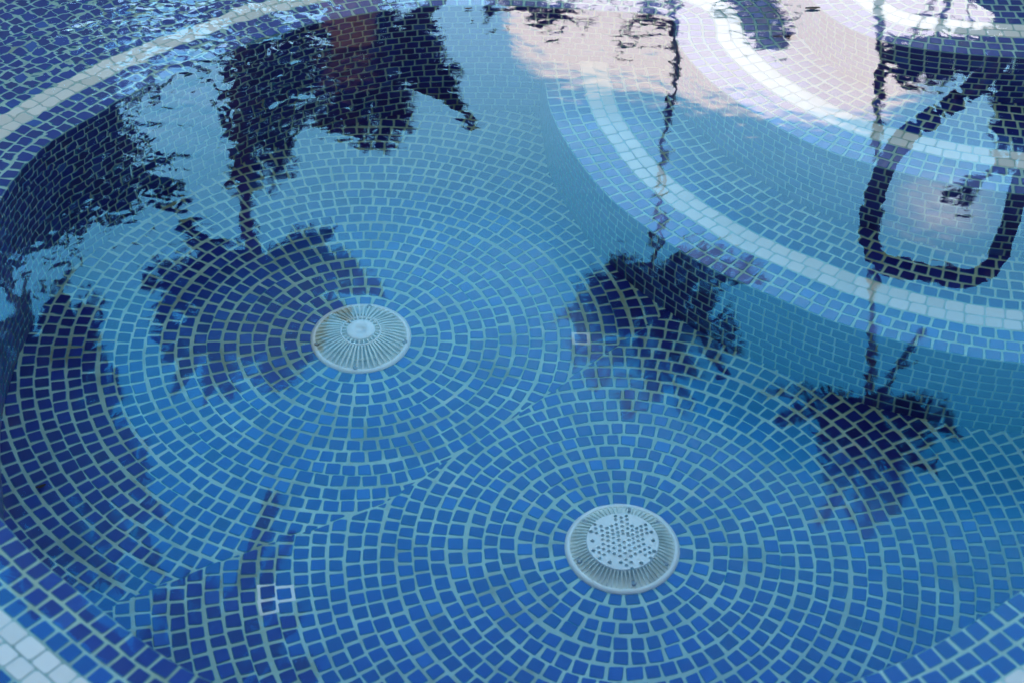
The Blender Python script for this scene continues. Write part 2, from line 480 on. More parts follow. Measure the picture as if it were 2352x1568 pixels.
def noise_(scale, detail, dist=0.0, stretch=(1, 1, 1)):
    mp = nt.nodes.new('ShaderNodeMapping'); mp.inputs['Scale'].default_value = stretch
    nt.links.new(geo.outputs['Position'], mp.inputs['Vector'])
    n = nt.nodes.new('ShaderNodeTexNoise'); n.inputs['Scale'].default_value = scale; n.inputs['Detail'].default_value = detail
    n.inputs['Roughness'].default_value = 0.5; n.inputs['Distortion'].default_value = dist
    nt.links.new(mp.outputs[0], n.inputs['Vector'])
    return math_('SUBTRACT', n.outputs['Fac'], 0.5)
def spot(x, y, r):
    v = nt.nodes.new('ShaderNodeVectorMath'); v.operation = 'DISTANCE'; v.inputs[1].default_value = (x, y, 0)
    nt.links.new(geo.outputs['Position'], v.inputs[0])
    q = math_('DIVIDE', v.outputs['Value'], r)
    return math_('EXPONENT', math_('MULTIPLY', math_('MULTIPLY', q, q), -1.0))
def lin(*terms):
    o = None
    for k, s in terms:
        t = math_('MULTIPLY', s, k) if s is not None else k
        o = t if o is None else math_('ADD', o, t)
    return o
mask = lin((0.65, spot(-0.64, 2.68, 0.22)), (0.20, spot(-0.45, 2.42, 0.20)), (0.40, spot(-0.98, 2.50, 0.22)), (0.18, spot(-0.8, 2.1, 0.28)), (0.05, spot(0.2, 2.70, 0.25)), (0.015, spot(0.85, 2.5, 0.35)), (0.035, spot(0.35, 2.1, 0.35)), (0.022, None))
fine = noise_(34, 1, 0.4); mid_ = noise_(13, 1, 0.4); big = noise_(2.2, 1)
hgt = math_('MULTIPLY', lin((0.0022, fine), (0.0062, mid_)), mask)
hgt = math_('ADD', hgt, math_('MULTIPLY', big, 0.0012))
bp = nt.nodes.new('ShaderNodeBump'); bp.inputs['Strength'].default_value = 1.0; bp.inputs['Distance'].default_value = 1.0
nt.links.new(hgt, bp.inputs['Height']); nt.links.new(bp.outputs['Normal'], gl.inputs['Normal'])
bm = bmesh.new()
bmesh.ops.create_cube(bm, size=1.0, matrix=Matrix.Translation((0, 3.725, -0.45)) @ Matrix.Diagonal((9.99, 6.54, 0.9, 1)))
me = bpy.data.meshes.new('water'); bm.to_mesh(me); bm.free(); me.materials.append(wm)
w = link('water', me); w['kind'] = 'structure'

# ------------------------------------------------------------------ drain covers
def lathe(prof, n=64):
    mb = MB(); m = len(prof)
    vs = [(r * math.cos(2 * math.pi * i / n), r * math.sin(2 * math.pi * i / n), z) for i in range(n) for r, z in prof]
    fs = [[i * m + j, ((i + 1) % n) * m + j, ((i + 1) % n) * m + j + 1, i * m + j + 1] for i in range(n) for j in range(m - 1)]
    mb.add(vs, fs, 0); return mb
def bar(mb, pts, wid, hgt, mi=0):
    """A bar of rectangular section along pts (3-D), width lying across the run in plan."""
    vs = []
    for i, p in enumerate(pts):
        a = pts[max(0, i - 1)]; b = pts[min(len(pts) - 1, i + 1)]
        t = (Vector(b) - Vector(a)).normalized(); s = Vector((-t.y, t.x, 0)).normalized() * (wid[i] / 2 if hasattr(wid, '__len__') else wid / 2)
        p = Vector(p); d = Vector((0, 0, hgt))
        vs += [p - s, p + s, p + s - d, p - s - d]
    fs = []
    for i in range(len(pts) - 1):
        o = i * 4
        fs += [[o + k, o + 4 + k, o + 4 + (k + 1) % 4, o + (k + 1) % 4] for k in range(4)]
    e = (len(pts) - 1) * 4
    fs += [[0, 1, 2, 3], [e + 3, e + 2, e + 1, e]]
    mb.add(vs, [f[::-1] for f in fs], mi)
def screw(parent, x, y, z):
    mb = lathe([(0.0045, -0.003), (0.0045, 0.0006), (0.0038, 0.0012), (0.0009, 0.0012), (0.0009, 0.0002), (0.0, 0.0002)], 16)
    mb.v = [(v[0] + x, v[1] + y, v[2] + z) for v in mb.v]
    return mb.build('screw', [STEEL], parent)
RR = 0.0865
zf = Z_FLOOR
dr = thing('drain_cover', 'domed white drain cover with long radial slots around a flat round cap', 'drain cover', (D1.x, D1.y, zf))
lathe([(RR + .004, -0.004), (RR + .004, 0.003), (RR, 0.0055), (RR * .985, 0.006), (RR * .955, 0.0066), (RR * .945, 0.006), (RR * .945, -0.002)], 96).build('flange', [PLASTIC2], dr, True)
def dome(r): return 0.006 + 0.025 * (1 - (r / (RR * .96)) ** 2.4)
rb = MB(); N = 48
for i in range(N):
    a = 2 * math.pi * i / N; c, s = math.cos(a), math.sin(a)
    rs = [RR * (0.30 + 0.645 * t / 9) for t in range(10)] if i % 2 == 0 else [RR * (0.42 + 0.525 * t / 9) for t in range(10)]
    bar(rb, [(r * c, r * s, dome(r)) for r in rs], [0.0014 + 0.0026 * (r / RR) for r in rs], 0.007)
rb.build('rib', [PLASTIC], dr)['kind'] = 'stuff'
lathe([(RR * .40, 0.020), (RR * .40, dome(RR * .40) + 0.0006), (RR * .43, dome(RR * .43) + 0.0006), (RR * .43, 0.020)], 64).build('ring', [PLASTIC2], dr, True)
lathe([(RR * .66, 0.004), (RR * .66, 0.0095), (RR * .70, 0.0095), (RR * .70, 0.004)], 64).build('inner_ring', [PLASTIC], dr, True)
lathe([(RR * .30, 0.018), (RR * .30, 0.0312), (RR * .285, 0.0322), (RR * .065, 0.0324), (RR * .06, 0.0314), (0, 0.0314)], 64).build('cap', [PLASTIC2], dr, True)
lathe([(RR * .95, 0.0035), (RR * .5, 0.0015), (0, 0.001)], 48).build('sump', [SUMP], dr, True)
for a in (84, 268, -8, 196):
    screw(dr, RR * .93 * math.cos(math.radians(a)), RR * .93 * math.sin(math.radians(a)), 0.0076)

d2 = thing('drain_cover', 'flat topped white drain cover pierced with small round holes, nearer of the two', 'drain cover', (D2.x, D2.y, zf))
lathe([(RR + .004, -0.004), (RR + .004, 0.003), (RR, 0.0058), (RR * .985, 0.0062), (RR * .955, 0.0066), (RR * .945, 0.0055), (RR * .945, -0.002)], 96).build('flange', [PLASTIC2], d2, True)
rb = MB(); N = 64
for i in range(N):
    a = 2 * math.pi * (i + .5) / N; c, s = math.cos(a), math.sin(a)
    rs = [RR * (0.655 + 0.292 * t / 6) for t in range(7)]
    bar(rb, [(r * c, r * s, 0.0225 - 0.0165 * ((r / RR - .655) / .292) ** 1.4) for r in rs], [0.0017 + 0.0022 * (r / RR - .655) for r in rs], 0.007)
rb.build('rib', [PLASTIC], d2)['kind'] = 'stuff'
lathe([(RR * .95, 0.0045), (RR * .80, 0.008), (RR * .655, 0.012), (RR * .655, 0.0225)], 64).build('collar', [PLASTIC], d2, True)
HOLES = """580,445 588,503 600,568 518,548 538,680 555,822 670,468 682,530 692,600 697,660 700,725 705,800 710,873 632,775 638,848 643,928
757,495 765,560 770,615 775,675 780,752 783,828 793,982 827,462 838,523 845,580 850,637 855,707 860,780 863,857 885,322 888,372 897,437 908,495
918,555 925,605 932,665 940,738 944,815 948,888 957,980 970,343 978,400 985,465 990,530 993,572 1008,697 1015,772 1022,850 1032,935 1040,1022 1047,320 1055,370
1060,430 1065,495 1068,560 1070,597 1077,665 1083,735 1092,815 1103,890 1110,978 1117,1060 1130,460 1133,520 1137,580 1142,635 1150,703 1160,780 1172,857
1197,492 1203,548 1208,605 1217,677 1228,752 1240,828 1255,987 1265,463 1270,520 1277,580 1285,648 1297,723 1307,797 1317,872 1333,440 1338,500 1345,557
1378,770 1385,840 1390,915 1412,543 1438,670 1450,820"""
bm = bmesh.new()
bmesh.ops.create_cone(bm, cap_ends=True, segments=96, radius1=RR * .665, radius2=RR * .652, depth=0.003, matrix=Matrix.Translation((0, 0, 0.0235)))
me = bpy.data.meshes.new('plate'); bm.to_mesh(me); bm.free(); me.materials.append(PLASTIC2)
plate = link('plate', me, d2)
bm = bmesh.new()
for t in HOLES.split():
    x, y = (float(q) for q in t.split(','))
    v = (y - 690) / 400; v = v + 0.03
    hx = (x - 985 - 14 * v) / 535 * .655 * RR; hy = -v * .655 * RR
    big_ = t in ('518,548', '538,680', '555,822', '793,982', '1255,987', '1412,543', '1438,670', '1450,820', '957,980')
    bmesh.ops.create_cone(bm, cap_ends=True, segments=12, radius1=RR * (.040 if big_ else .034), radius2=RR * (.040 if big_ else .034), depth=0.012, matrix=Matrix.Translation((hx, hy, 0.0235)))
cme = bpy.data.meshes.new('cutter'); bm.to_mesh(cme); bm.free()
cut = link('cutter', cme, d2)
md = plate.modifiers.new('b', 'BOOLEAN'); md.operation = 'DIFFERENCE'; md.object = cut; md.solver = 'EXACT'; md.use_self = True
dg = bpy.context.evaluated_depsgraph_get()
nm_ = bpy.data.meshes.new_from_object(plate.evaluated_get(dg))
plate.modifiers.clear(); plate.data = nm_
bpy.data.objects.remove(cut); 
lathe([(RR * .65, 0.015), (RR * .4, 0.012), (0, 0.012)], 48).build('sump', [SUMP], d2, True)
for a in (80, -78, 140, 40, 205, -28):
    screw(d2, RR * .86 * math.cos(math.radians(a)), RR * .86 * math.sin(math.radians(a)), 0.0105)

# ------------------------------------------------------------------ plants
def leafquad(mb, p, size, wid=0.45):
    d = Vector((U(-1, 1), U(-1, 1), U(-1, 1))).normalized(); e = d.orthogonal().normalized(); e.rotate(Matrix.Rotation(U(0, 6.28), 3, d))
    a = p; b = p + d * size
    m_ = p + d * size * .5; n_ = d.cross(e) * size * .08
    mb.add([a, m_ + e * size * wid * .5 + n_, b, m_ - e * size * wid * .5 + n_], [[0, 1, 2, 3]])
def tube(mb, pts, rad, n=8):
    k = len(pts); vs = []
    for i in range(k):
        a = pts[max(0, i - 1)]; b = pts[min(k - 1, i + 1)]
        t = (b - a).normalized(); s = t.orthogonal().normalized(); u = t.cross(s)
        r = rad[i] if hasattr(rad, '__len__') else rad
        vs += [pts[i] + (s * math.cos(2 * math.pi * j / n) + u * math.sin(2 * math.pi * j / n)) * r for j in range(n)]
    fs = [[i * n + j, i * n + (j + 1) % n, (i + 1) * n + (j + 1) % n, (i + 1) * n + j] for i in range(k - 1) for j in range(n)]
    fs += [list(range(n))[::-1], [(k - 1) * n + j for j in range(n)]]
    mb.add(vs, fs)
def bez(a, b, c, n):
    return [(a * (1 - t) ** 2 + b * 2 * t * (1 - t) + c * t * t) for t in (i / n for i in range(n + 1))]
def frond(mb, a, b, c, leaf, nl=46, hang=0.55, wid=0.035, thick=0.012, skip=0.06):
    """A pinnate frond from a over b to c, leaflets on both sides that hang."""
    pts = bez(a, b, c, nl)
    tube(mb, pts[::3] if (nl % 3 == 0) else pts[::3] + [pts[-1]], thick * .7, 5)
    for i in range(2, nl + 1):
        t = i / nl; p = pts[i]; tg = (pts[i] - pts[i - 1]).normalized()
        side = tg.cross(Vector((0, 0, 1)))
        if side.length < 1e-3: side = Vector((1, 0, 0))
        side.normalize()
        L = leaf * (0.35 + 0.65 * math.sin(math.pi * min(1, t * .9 + .1)) ** .7)
        for sg in (-1, 1):
            if R() < skip: continue
            d = (side * sg * U(.5, .95) + tg * U(.35, .75) + Vector((0, 0, -hang * U(.5, 1.4)))).normalized()
            q = p + d * L * U(.75, 1.1); m_ = p.lerp(q, .45)
            e = d.cross(Vector((U(-1, 1), U(-1, 1), U(-1, 1)))).normalized() * wid * .5
            mb.add([p, m_ + e, q + Vector((0, 0, -L * .08)), m_ - e], [[0, 1, 2, 3]])
def palm(label, trunk_px, dist, rad, fronds, leaf, mt=BARK, mf=FROND, wid=0.035, hang=.55, spread=0.35, group='palm trees', back=0.0, crown_px=None, skip=0.06):
    """trunk_px: mirrored directions from low to high; fronds: (mid, tip) directions from the crown."""
    pts = [at(x, y, dist) for x, y in trunk_px]
    low = pts[0]; nxt = pts[1]
    k = (low.z - 0.1) / max(.2, (nxt.z - low.z)); k = min(k, 3.0)
    foot = Vector((low.x + (low.x - nxt.x) * k * .5, low.y, 0.1))
    full = catmull3([foot, foot.lerp(low, .5)] + pts, 6)
    root = thing('palm_tree', label, 'palm tree', foot, group)
    mb = MB(); n = len(full)
    tube(mb, full, [rad * (1.25 - .4 * i / n + .05 * (i % 2)) for i in range(n)], 10)
    mb.build('trunk', [mt], root, origin=foot)
    top = pts[-1]
    if crown_px: top = at(crown_px[0], crown_px[1], dist)
    mb = MB(); S = dist / math.cos(math.radians(38))
    for fr in fronds:
        md_, tip = fr[0], fr[1]; dz = U(-spread, spread) * S * .06 + back
        b = at(md_[0], md_[1], dist + dz * .6); c = at(tip[0], tip[1], dist + dz)
        frond(mb, top + Vector((0, back * .7, 0)), b, c, leaf * (fr[2] if len(fr) > 2 else 1), 45, hang, wid, skip=skip)
    mb.build('crown', [mf], root, origin=foot)
    return root
def catmull3(pts, n): return catmull([tuple(p) for p in pts], n)
def bush(label, cat, name, blobs, dist, leaf, trunk_px, mt=LEAFA, group=None, deep=1.2, trad=0.09, wid=0.5):
    """blobs: (px, py, rx, ry, count) mirrored directions; leaves through each ellipsoid, limbs from the trunk to each."""
    foot = at(trunk_px[0], trunk_px[1], dist); foot.z = 0.1
    root = thing(name, label, cat, foot, group)
    S = dist / math.cos(math.radians(33)) / F
    mb = MB(); tb = MB()
    c0 = at(blobs[0][0], blobs[0][1], dist)
    stem = [foot, foot.lerp(c0, .5) + Vector((.06, 0, 0)), c0]
    tube(tb, stem, [trad, trad * .75, trad * .45], 8)
    for (bx, by, rx, ry, n) in blobs:
        ce = at(bx, by, dist + U(-.3, .3) * deep)
        tube(tb, [foot.lerp(c0, .72), foot.lerp(c0, .72).lerp(ce, .5) + Vector((0, 0, .05)), ce], [trad * .4, trad * .25, trad * .08], 6)
        sub = []
        for _ in range(max(4, n // 60)):
            v = Vector((random.gauss(0, .5), random.gauss(0, .5), random.gauss(0, .5)))
            sub.append(v if v.length < 1 else v.normalized() * U(.7, 1.0))
        for _ in range(n):
            v = random.choice(sub) + Vector((random.gauss(0, .2), random.gauss(0, .2), random.gauss(0, .2)))
            p = ce + Vector((v.x * rx * S, v.y * rx * S * deep, v.z * ry * S))
            leafquad(mb, p, leaf * U(.6, 1.3), wid)
    tb.build('trunk', [BARK], root, origin=foot)
    mb.build('crown', [mt], root, origin=foot)
    return root

# big palm with the warm trunk
big = palm('stout palm with a warm brown trunk and drooping fronds, reflected beside the far rim', [(806, -60), (808, 10), (810, 60), (812, 105)], 9.0, 0.172,
     [((850, 240), (880, 335), 1.1), ((840, 260), (855, 345), 1.1), ((800, 250), (800, 325), 1.0), ((770, 250), (765, 305), .9), ((880, 240), (912, 318), .9), ((830, 250), (905, 300), .9),
      ((930, 120), (985, 40), .8), ((960, 60), (1015, 20), .7), ((985, 180), (1080, 292), .7), ((970, 150), (1060, 262), .7), ((950, 110), (1040, 190), .8), ((930, 90), (1010, 120), .8), ((940, 140), (1045, 225), .7),
      ((880, 130), (900, 30), .8), ((730, 190), (660, 120), .8), ((740, 150), (690, 30), .8)],
     0.30, BARKWARM, DRYFROND, 0.045, .75, back=0.25, crown_px=(838, 190))
bo = big.location.copy()
mb = MB()
tube(mb, catmull3([at(835, 96, 9.0), at(872, 118, 9.02), at(880, 150, 9.05), at(845, 190, 9.1)], 6), [.085, .075, .07, .065, .06, .06, .06, .06, .06, .06, .06, .06, .06, .06, .06, .06, .06, .06, .06], 10)
tube(mb, catmull3([at(775, 96, 9.0), at(742, 120, 9.05), at(748, 150, 9.1), at(790, 185, 9.15)], 6), .045, 8)
mb.build('bough', [BARK], big, origin=bo)
mb = MB()
ctr = at(803, 167, 8.9)
for _ in range(900):
    v = Vector((random.gauss(0, .45), random.gauss(0, .4), random.gauss(0, .45)))
    if v.length > 1.05: continue
    leafquad(mb, ctr + Vector((v.x * .17, v.y * .15, v.z * .065 - .02 * abs(v.x))), U(.04, .09), .35)
mb.build('fruit_cluster', [BARKWARM], big, origin=bo)
# slender coconut palms under the cloud
palm('slender palm with one long sideways frond, its thin trunk reflected across the curved steps', [(1552, -40), (1548, 70), (1545, 200), (1522, 360), (1506, 520), (1491, 668)], 17.0, 0.046,
     [((1600, 640), (1745, 660), .8), ((1540, 640), (1650, 600), .8), ((1450, 640), (1405, 608), .6), ((1420, 690), (1315, 730)), ((1400, 700), (1320, 830), 1.2), ((1440, 730), (1380, 880), 1.2),
      ((1480, 740), (1465, 940), 1.2), ((1530, 740), (1560, 920), 1.3), ((1560, 700), (1660, 850), 1.1), ((1580, 690), (1690, 800), .9), ((1450, 700), (1350, 780), 1.2), ((1510, 760), (1520, 880), 1.3)],
     0.70, BARK, FROND, 0.07, .55, skip=.2)
palm('slender palm with one upright frond, its straight trunk reflected left of the grab rail', [(2028, -40), (2026, 60), (2020, 250), (2012, 480), (2003, 720), (1995, 948)], 17.0, 0.050,
     [((2040, 860), (2115, 765), .55), ((1930, 920), (1760, 905), .5), ((1900, 930), (1785, 985), .5), ((2090, 960), (2195, 1005), .7), ((2080, 950), (2170, 950), .6), ((1960, 1000), (1890, 1090), 1.1),
      ((1950, 1040), (1900, 1185), 1.1), ((1985, 1060), (1955, 1215), 1.2), ((2005, 1060), (2005, 1190), 1.1), ((2010, 1030), (2060, 1160), 1.0), ((2040, 1000), (2130, 1080), .9), ((1960, 990), (1880, 1020), .8)],
     0.72, BARK, FROND, 0.07, .55, skip=.2)
palm('small far palm with a bent stem, reflected inside the loop of the grab rail', [(2330, 330), (2300, 352), (2280, 372), (2250, 400)], 30.0, 0.09,
     [((2215, 440), (2170, 450), .8), ((2225, 450), (2190, 475)), ((2235, 440), (2215, 480)), ((2240, 420), (2200, 420), .7), ((2230, 420), (2180, 435), .8)],
     0.36, BARK, FROND, 0.08, .25)
# left palms
palm('tall palm with a thin vine wrapped trunk, reflected near the left side of the pool', [(545, -40), (546, 120), (548, 250), (556, 380), (564, 480), (582, 625)], 12.0, 0.075,
     [((500, 620), (375, 720), 1.2), ((490, 680), (385, 810), 1.3), ((480, 720), (420, 870), 1.3), ((520, 720), (480, 900), 1.3), ((560, 740), (545, 900), 1.3), ((610, 730), (610, 890), 1.2), ((650, 700), (680, 840), 1.2), ((670, 660), (730, 780), 1.1),
      ((650, 620), (800, 610), .9), ((690, 630), (870, 670), .9), ((650, 590), (760, 530), .8), ((520, 660), (390, 770), 1.3), ((540, 700), (440, 830), 1.3), ((580, 720), (520, 860), 1.3), ((630, 710), (650, 860), 1.2), ((490, 630), (350, 640), .9), ((660, 650), (800, 730), .9), ((500, 580), (420, 540), .7)],
     0.46, BARK, FROND, 0.08, .35, skip=.12)
palm('broad palm with long arching fronds, reflected along the left edge of the picture', [(-160, -60), (-140, 300), (-60, 700), (40, 960)], 10.5, 0.12,
     [((120, 900), (235, 720), 1.1), ((150, 960), (260, 900), 1.1), ((120, 1040), (320, 1120), 1.1), ((100, 1060), (270, 1230), 1.2), ((60, 1080), (130, 1270), 1.2), ((0, 1060), (-20, 1260), 1.2),
      ((120, 860), (160, 690), 1.2), ((60, 860), (60, 700), 1.2), ((0, 900), (-120, 780)), ((100, 1000), (290, 1030), 1.2), ((100, 920), (210, 820), 1.2), ((60, 1040), (190, 1280), 1.2), ((150, 1010), (320, 1190), 1.0), ((180, 1060), (370, 1190), 1.0), ((160, 1090), (360, 1290), 1.1), ((140, 1120), (280, 1330), 1.2), ((90, 1100), (180, 1350), 1.2), ((40, 1100), (60, 1380), 1.2), ((170, 1040), (330, 1080), 1.0)],
     0.50, BARK, FROND, 0.085, .45, skip=.1)
palm('leaning palm overhead with ragged fronds, reflected in the near left of the floor', [(-420, 300), (-250, 800), (80, 1300), (380, 1600)], 7.0, 0.10,
     [((540, 1480), (625, 1130), .55), ((550, 1490), (640, 1150), .6), ((560, 1500), (665, 1230), .55), ((480, 1480), (420, 1340), .9), ((540, 1500), (560, 1340), .9), ((480, 1520), (370, 1400), .9), ((500, 1490), (480, 1340), .9),
      ((560, 1560), (690, 1440), .8), ((600, 1620), (720, 1560), .8), ((420, 1560), (330, 1500), .8), ((520, 1540), (620, 1380), .8)],
     0.40, BARK, FROND, 0.06, .3, skip=.08)
# broadleaf masses
bush('large dark spreading tree, reflected along the left rim below the shelf', 'tree', 'broadleaf_tree',
     [(40, 420, 150, 190, 1500), (-80, 560, 130, 150, 560), (60, 520, 60, 50, 130), (190, 330, 60, 100, 480), (150, 430, 100, 80, 480), (260, 440, 70, 45, 240), (360, 430, 55, 40, 180), (-60, 780, 60, 110, 330), (40, 800, 40, 60, 110), (120, 200, 170, 140, 1000), (60, 60, 260, 120, 1300), (-190, 250, 200, 300, 1500)],
     12.0, 0.17, (40, 100), LEAFA, deep=1.2, trad=.22)
bush('ragged dark tree with small leaves, reflected right of the vine wrapped palm', 'tree', 'broadleaf_tree',
     [(640, 170, 85, 120, 1300), (625, 300, 70, 110, 800), (610, 400, 45, 70, 300), (690, 100, 90, 80, 800), (600, 60, 110, 60, 700), (555, 250, 22, 160, 260), (560, 430, 25, 70, 160)],
     14.0, 0.10, (620, -100), LEAFB, deep=1.0, trad=.1)
bush('low dark hedge tree, reflected in the far left corner of the shelf', 'tree', 'broadleaf_tree',
     [(-100, -40, 260, 90, 2000), (180, -50, 200, 70, 1400), (420, -60, 160, 60, 900)], 15.0, 0.20, (100, -300), LEAFA, deep=1.2, trad=.15)
bush('brown wispy treetop, reflected under the far rim next to the pink cloud', 'tree', 'broadleaf_tree',
     [(1230, 20, 75, 22, 130), (1170, 0, 60, 20, 90), (1290, 30, 50, 22, 70), (1495, 55, 16, 46, 26), (1440, 85, 14, 44, 16), (1505, 15, 30, 24, 40)], 22.0, 0.30, (1250, -250), LEAFB, deep=.8, trad=.1, wid=.25)
bush('sparse treetop, reflected over the white stripe by the shelf corner', 'tree', 'broadleaf_tree',
     [(1740, 30, 38, 45, 260), (1765, 75, 28, 30, 110), (1710, 0, 40, 30, 150)], 22.0, 0.30, (1735, -250), LEAFA, deep=.8, trad=.08, wid=.25)
bush('dark brown clipped tree, reflected on the riser left of the grab rail foot', 'tree', 'broadleaf_tree',
     [(2130, 132, 80, 26, 600), (2220, 124, 70, 32, 600), (2310, 104, 70, 26, 500), (2070, 128, 40, 22, 200), (2390, 100, 60, 30, 500)], 16.0, 0.15, (2350, -200), LEAFB, deep=1.0, trad=.08)
bush('ragged dark tree, reflected right of the grab rail post', 'tree', 'broadleaf_tree',
     [(2345, 240, 50, 45, 300), (2330, 300, 45, 22, 130), (2375, 190, 60, 50, 320), (2400, 320, 70, 50, 260), (2290, 200, 22, 20, 60)], 13.0, 0.13, (2480, -100), LEAFA, deep=1.0, trad=.08)

# ------------------------------------------------------------------ grab rail and planter on the deck beyond the steps
def atY(px, py, Y):
    p = at(px, py, 10.0); d = Vector((p.x, p.y, p.z + H)); k = Y / d.y
    return Vector((d.x * k, Y, d.z * k - H))
rail = [(2420, -60), (2352, 50), (2300, 125), (2245, 195), (2160, 258), (2075, 322), (2022, 410), (1999, 500), (1996, 556), (2018, 598), (2090, 622), (2170, 634), (2232, 640), (2275, 615), (2308, 545), (2338, 450), (2372, 340), (2420, 180), (2460, 20), (2490, -90)]
pts = catmull([tuple(atY(x, y, 2.95)) for x, y in rail], 8)
pts[0].z = -0.03; 
rr = thing('grab_rail', 'dark tubular grab rail bent into a rounded loop, reflected beside the steps', 'handrail', (pts[0].x, pts[0].y, pts[0].z))
mb = MB(); tube(mb, pts, 0.0225, 14); mb.build('tube', [DARKMETAL], rr, True, origin=pts[0])
for e in (0, -1):
    mb = lathe([(0.027, 0.02), (0.034, 0.018), (0.055, 0.006), (0.058, 0.0), (0.0, 0.0)], 32)
    mb.v = [(v[0] + pts[e].x - pts[0].x, v[1] + pts[e].y - pts[0].y, v[2] + pts[e].z - pts[0].z) for v in mb.v]
    mb.build('base_flange', [DARKMETAL], rr, True)

# low dark planter at the pool edge
pl_pts = [atY(2215, -6, 3.3), atY(2292, 40, 3.3), atY(2294, 62, 3.3), atY(2420, 66, 3.3), atY(2560, 60, 3.3), atY(2640, -6, 3.3)]
zb = -0.03
prof = [(pl_pts[0].x, zb)] + [(p.x, p.z) for p in pl_pts] + [(pl_pts[-1].x, zb)]
pr = thing('planter', 'low dark planter box with a sloping end, reflected in the far right corner', 'planter', (prof[0][0], 3.3, zb))
mb = MB(); n = len(prof)
vs = [(x, 3.3, z) for x, z in prof] + [(x, 3.75, z) for x, z in prof]
mb.add(vs, [list(range(n)), list(range(2 * n - 1, n - 1, -1))] + [[i, n + i, n + (i + 1) % n, (i + 1) % n] for i in range(n)])
o = mb.build('box', [PLANTER], pr, origin=(prof[0][0], 3.3, zb))
bv = o.modifiers.new('bevel', 'BEVEL'); bv.width = 0.006; bv.segments = 3

# ------------------------------------------------------------------ small floating leaves
def floater(x, y, L, ang, label):
    mb = MB(); n = 8
    c, s = math.cos(ang), math.sin(ang); vs = []
    for i in range(n + 1):
        t = i / n; w_ = L * .16 * math.sin(math.pi * t) ** .8; u = (t - .5) * L; z = .0015 + .004 * (t - .5) ** 2
        for sg in (-1, 0, 1): vs.append((x + u * c - sg * w_ * s, y + u * s + sg * w_ * c, z + (0.0014 if sg else 0.0004)))
    fs = [[i * 3 + k, i * 3 + 3 + k, i * 3 + 4 + k, i * 3 + 1 + k] for i in range(n) for k in (0, 1)]
    mb.add(vs, fs); o = mb.build('floating_leaf', [DEADLEAF], origin=(x, y, 0)); o.location = (x, y, 0)
    sm = o.modifiers.new('thick', 'SOLIDIFY'); sm.thickness = 0.0006
    tag(o, label, 'leaf', 'leaves floating on the pool')
def surf(px, py):
    d = fw + rt * ((px - 1176) / F) - up * ((py - 784) / F); k = H / -d.z
    return d.x * k, d.y * k
for px, py, L, a, lb in ((1075, 23, .014, .1, 'tiny brown leaf floating just inside the middle of the far rim'), (1866, 22, .030, .15, 'narrow brown leaf floating on the pink cloud reflection'),
                         (1085, 51, .004, 0, 'brown speck floating below the tiny leaf at the far rim')):
    x, y = surf(px, py); floater(x, y, L, a, lb)

def sunk(x, y, z, L, ang, label):
    mb = MB(); n = 6; c, s_ = math.cos(ang), math.sin(ang); vs = []
    for i in range(n + 1):
        t = i / n; w_ = L * .2 * math.sin(math.pi * t) ** .8; u = (t - .5) * L
        for sg in (-1, 0, 1): vs.append((u * c - sg * w_ * s_, u * s_ + sg * w_ * c, .004 + .006 * (t - .5) ** 2 + (0.002 if sg else 0)))
    mb.add(vs, [[i * 3 + k, i * 3 + 3 + k, i * 3 + 4 + k, i * 3 + 1 + k] for i in range(n) for k in (0, 1)])
    o = mb.build('sunken_leaf', [DEADLEAF]); o.location = (x, y, z)
    sm = o.modifiers.new('thick', 'SOLIDIFY'); sm.thickness = 0.0006
    tag(o, label, 'leaf')
sunk(-0.757, 1.790, Z_FLOOR + .001, .016, .5, 'small dark brown leaf lying on the floor tiles at the left edge')

# ------------------------------------------------------------------ sky and sun
wd = bpy.data.worlds.new('World'); sc.world = wd; wd.use_nodes = True
nt = wd.node_tree; bg = nt.nodes['Background']
tc = nt.nodes.new('ShaderNodeTexCoord')
sp = nt.nodes.new('ShaderNodeSeparateXYZ'); nt.links.new(tc.outputs['Generated'], sp.inputs[0])
X, Y, Z = sp.outputs
az = math_('MULTIPLY', math_('ARCTAN2', X, Y), 180 / math.pi)
el = math_('MULTIPLY', math_('ARCSINE', Z), 180 / math.pi)
def mr(v, a, b, c, d, smooth_=True):
    n = nt.nodes.new('ShaderNodeMapRange'); n.interpolation_type = 'SMOOTHSTEP' if smooth_ else 'LINEAR'
    nt.links.new(v, n.inputs[0])
    for i, q in enumerate((a, b, c, d)): n.inputs[i + 1].default_value = q
    return n.outputs[0]
rmp = nt.nodes.new('ShaderNodeValToRGB'); e = rmp.color_ramp.elements
SKY = [(0, (.25, .25, .25)), (3, (3.2, 3.5, 4.0)), (20, (3.0, 4.8, 6.6)), (27, (2.3, 4.9, 7.4)), (30.5, (1.6, 4.7, 7.4)), (36, (.55, 3.7, 6.8)), (40, (.12, 2.7, 5.8)), (45, (.06, 2.1, 4.9)), (50, (.06, 1.3, 4.1)), (58, (.35, .6, 1.1)), (70, (.55, .55, .5)), (90, (.55, .52, .46))]
e[0].position = 0; e[0].color = (*[c / 10 for c in SKY[0][1]], 1); e[1].position = 1; e[1].color = (*[c / 10 for c in SKY[-1][1]], 1)
for a, c in SKY[1:-1]:
    q = e.new(a / 90); q.color = (*[k / 10 for k in c], 1)
nt.links.new(math_('DIVIDE', el, 90), rmp.inputs['Fac'])
blue = nt.nodes.new('ShaderNodeVectorMath'); blue.operation = 'SCALE'; nt.links.new(rmp.outputs['Color'], blue.inputs[0]); blue.inputs['Scale'].default_value = 10.0
front = mr(math_('ABSOLUTE', az), 30, 62, 1.0, 0.0)
deckm = nt.nodes.new('ShaderNodeMix'); deckm.data_type = 'VECTOR'
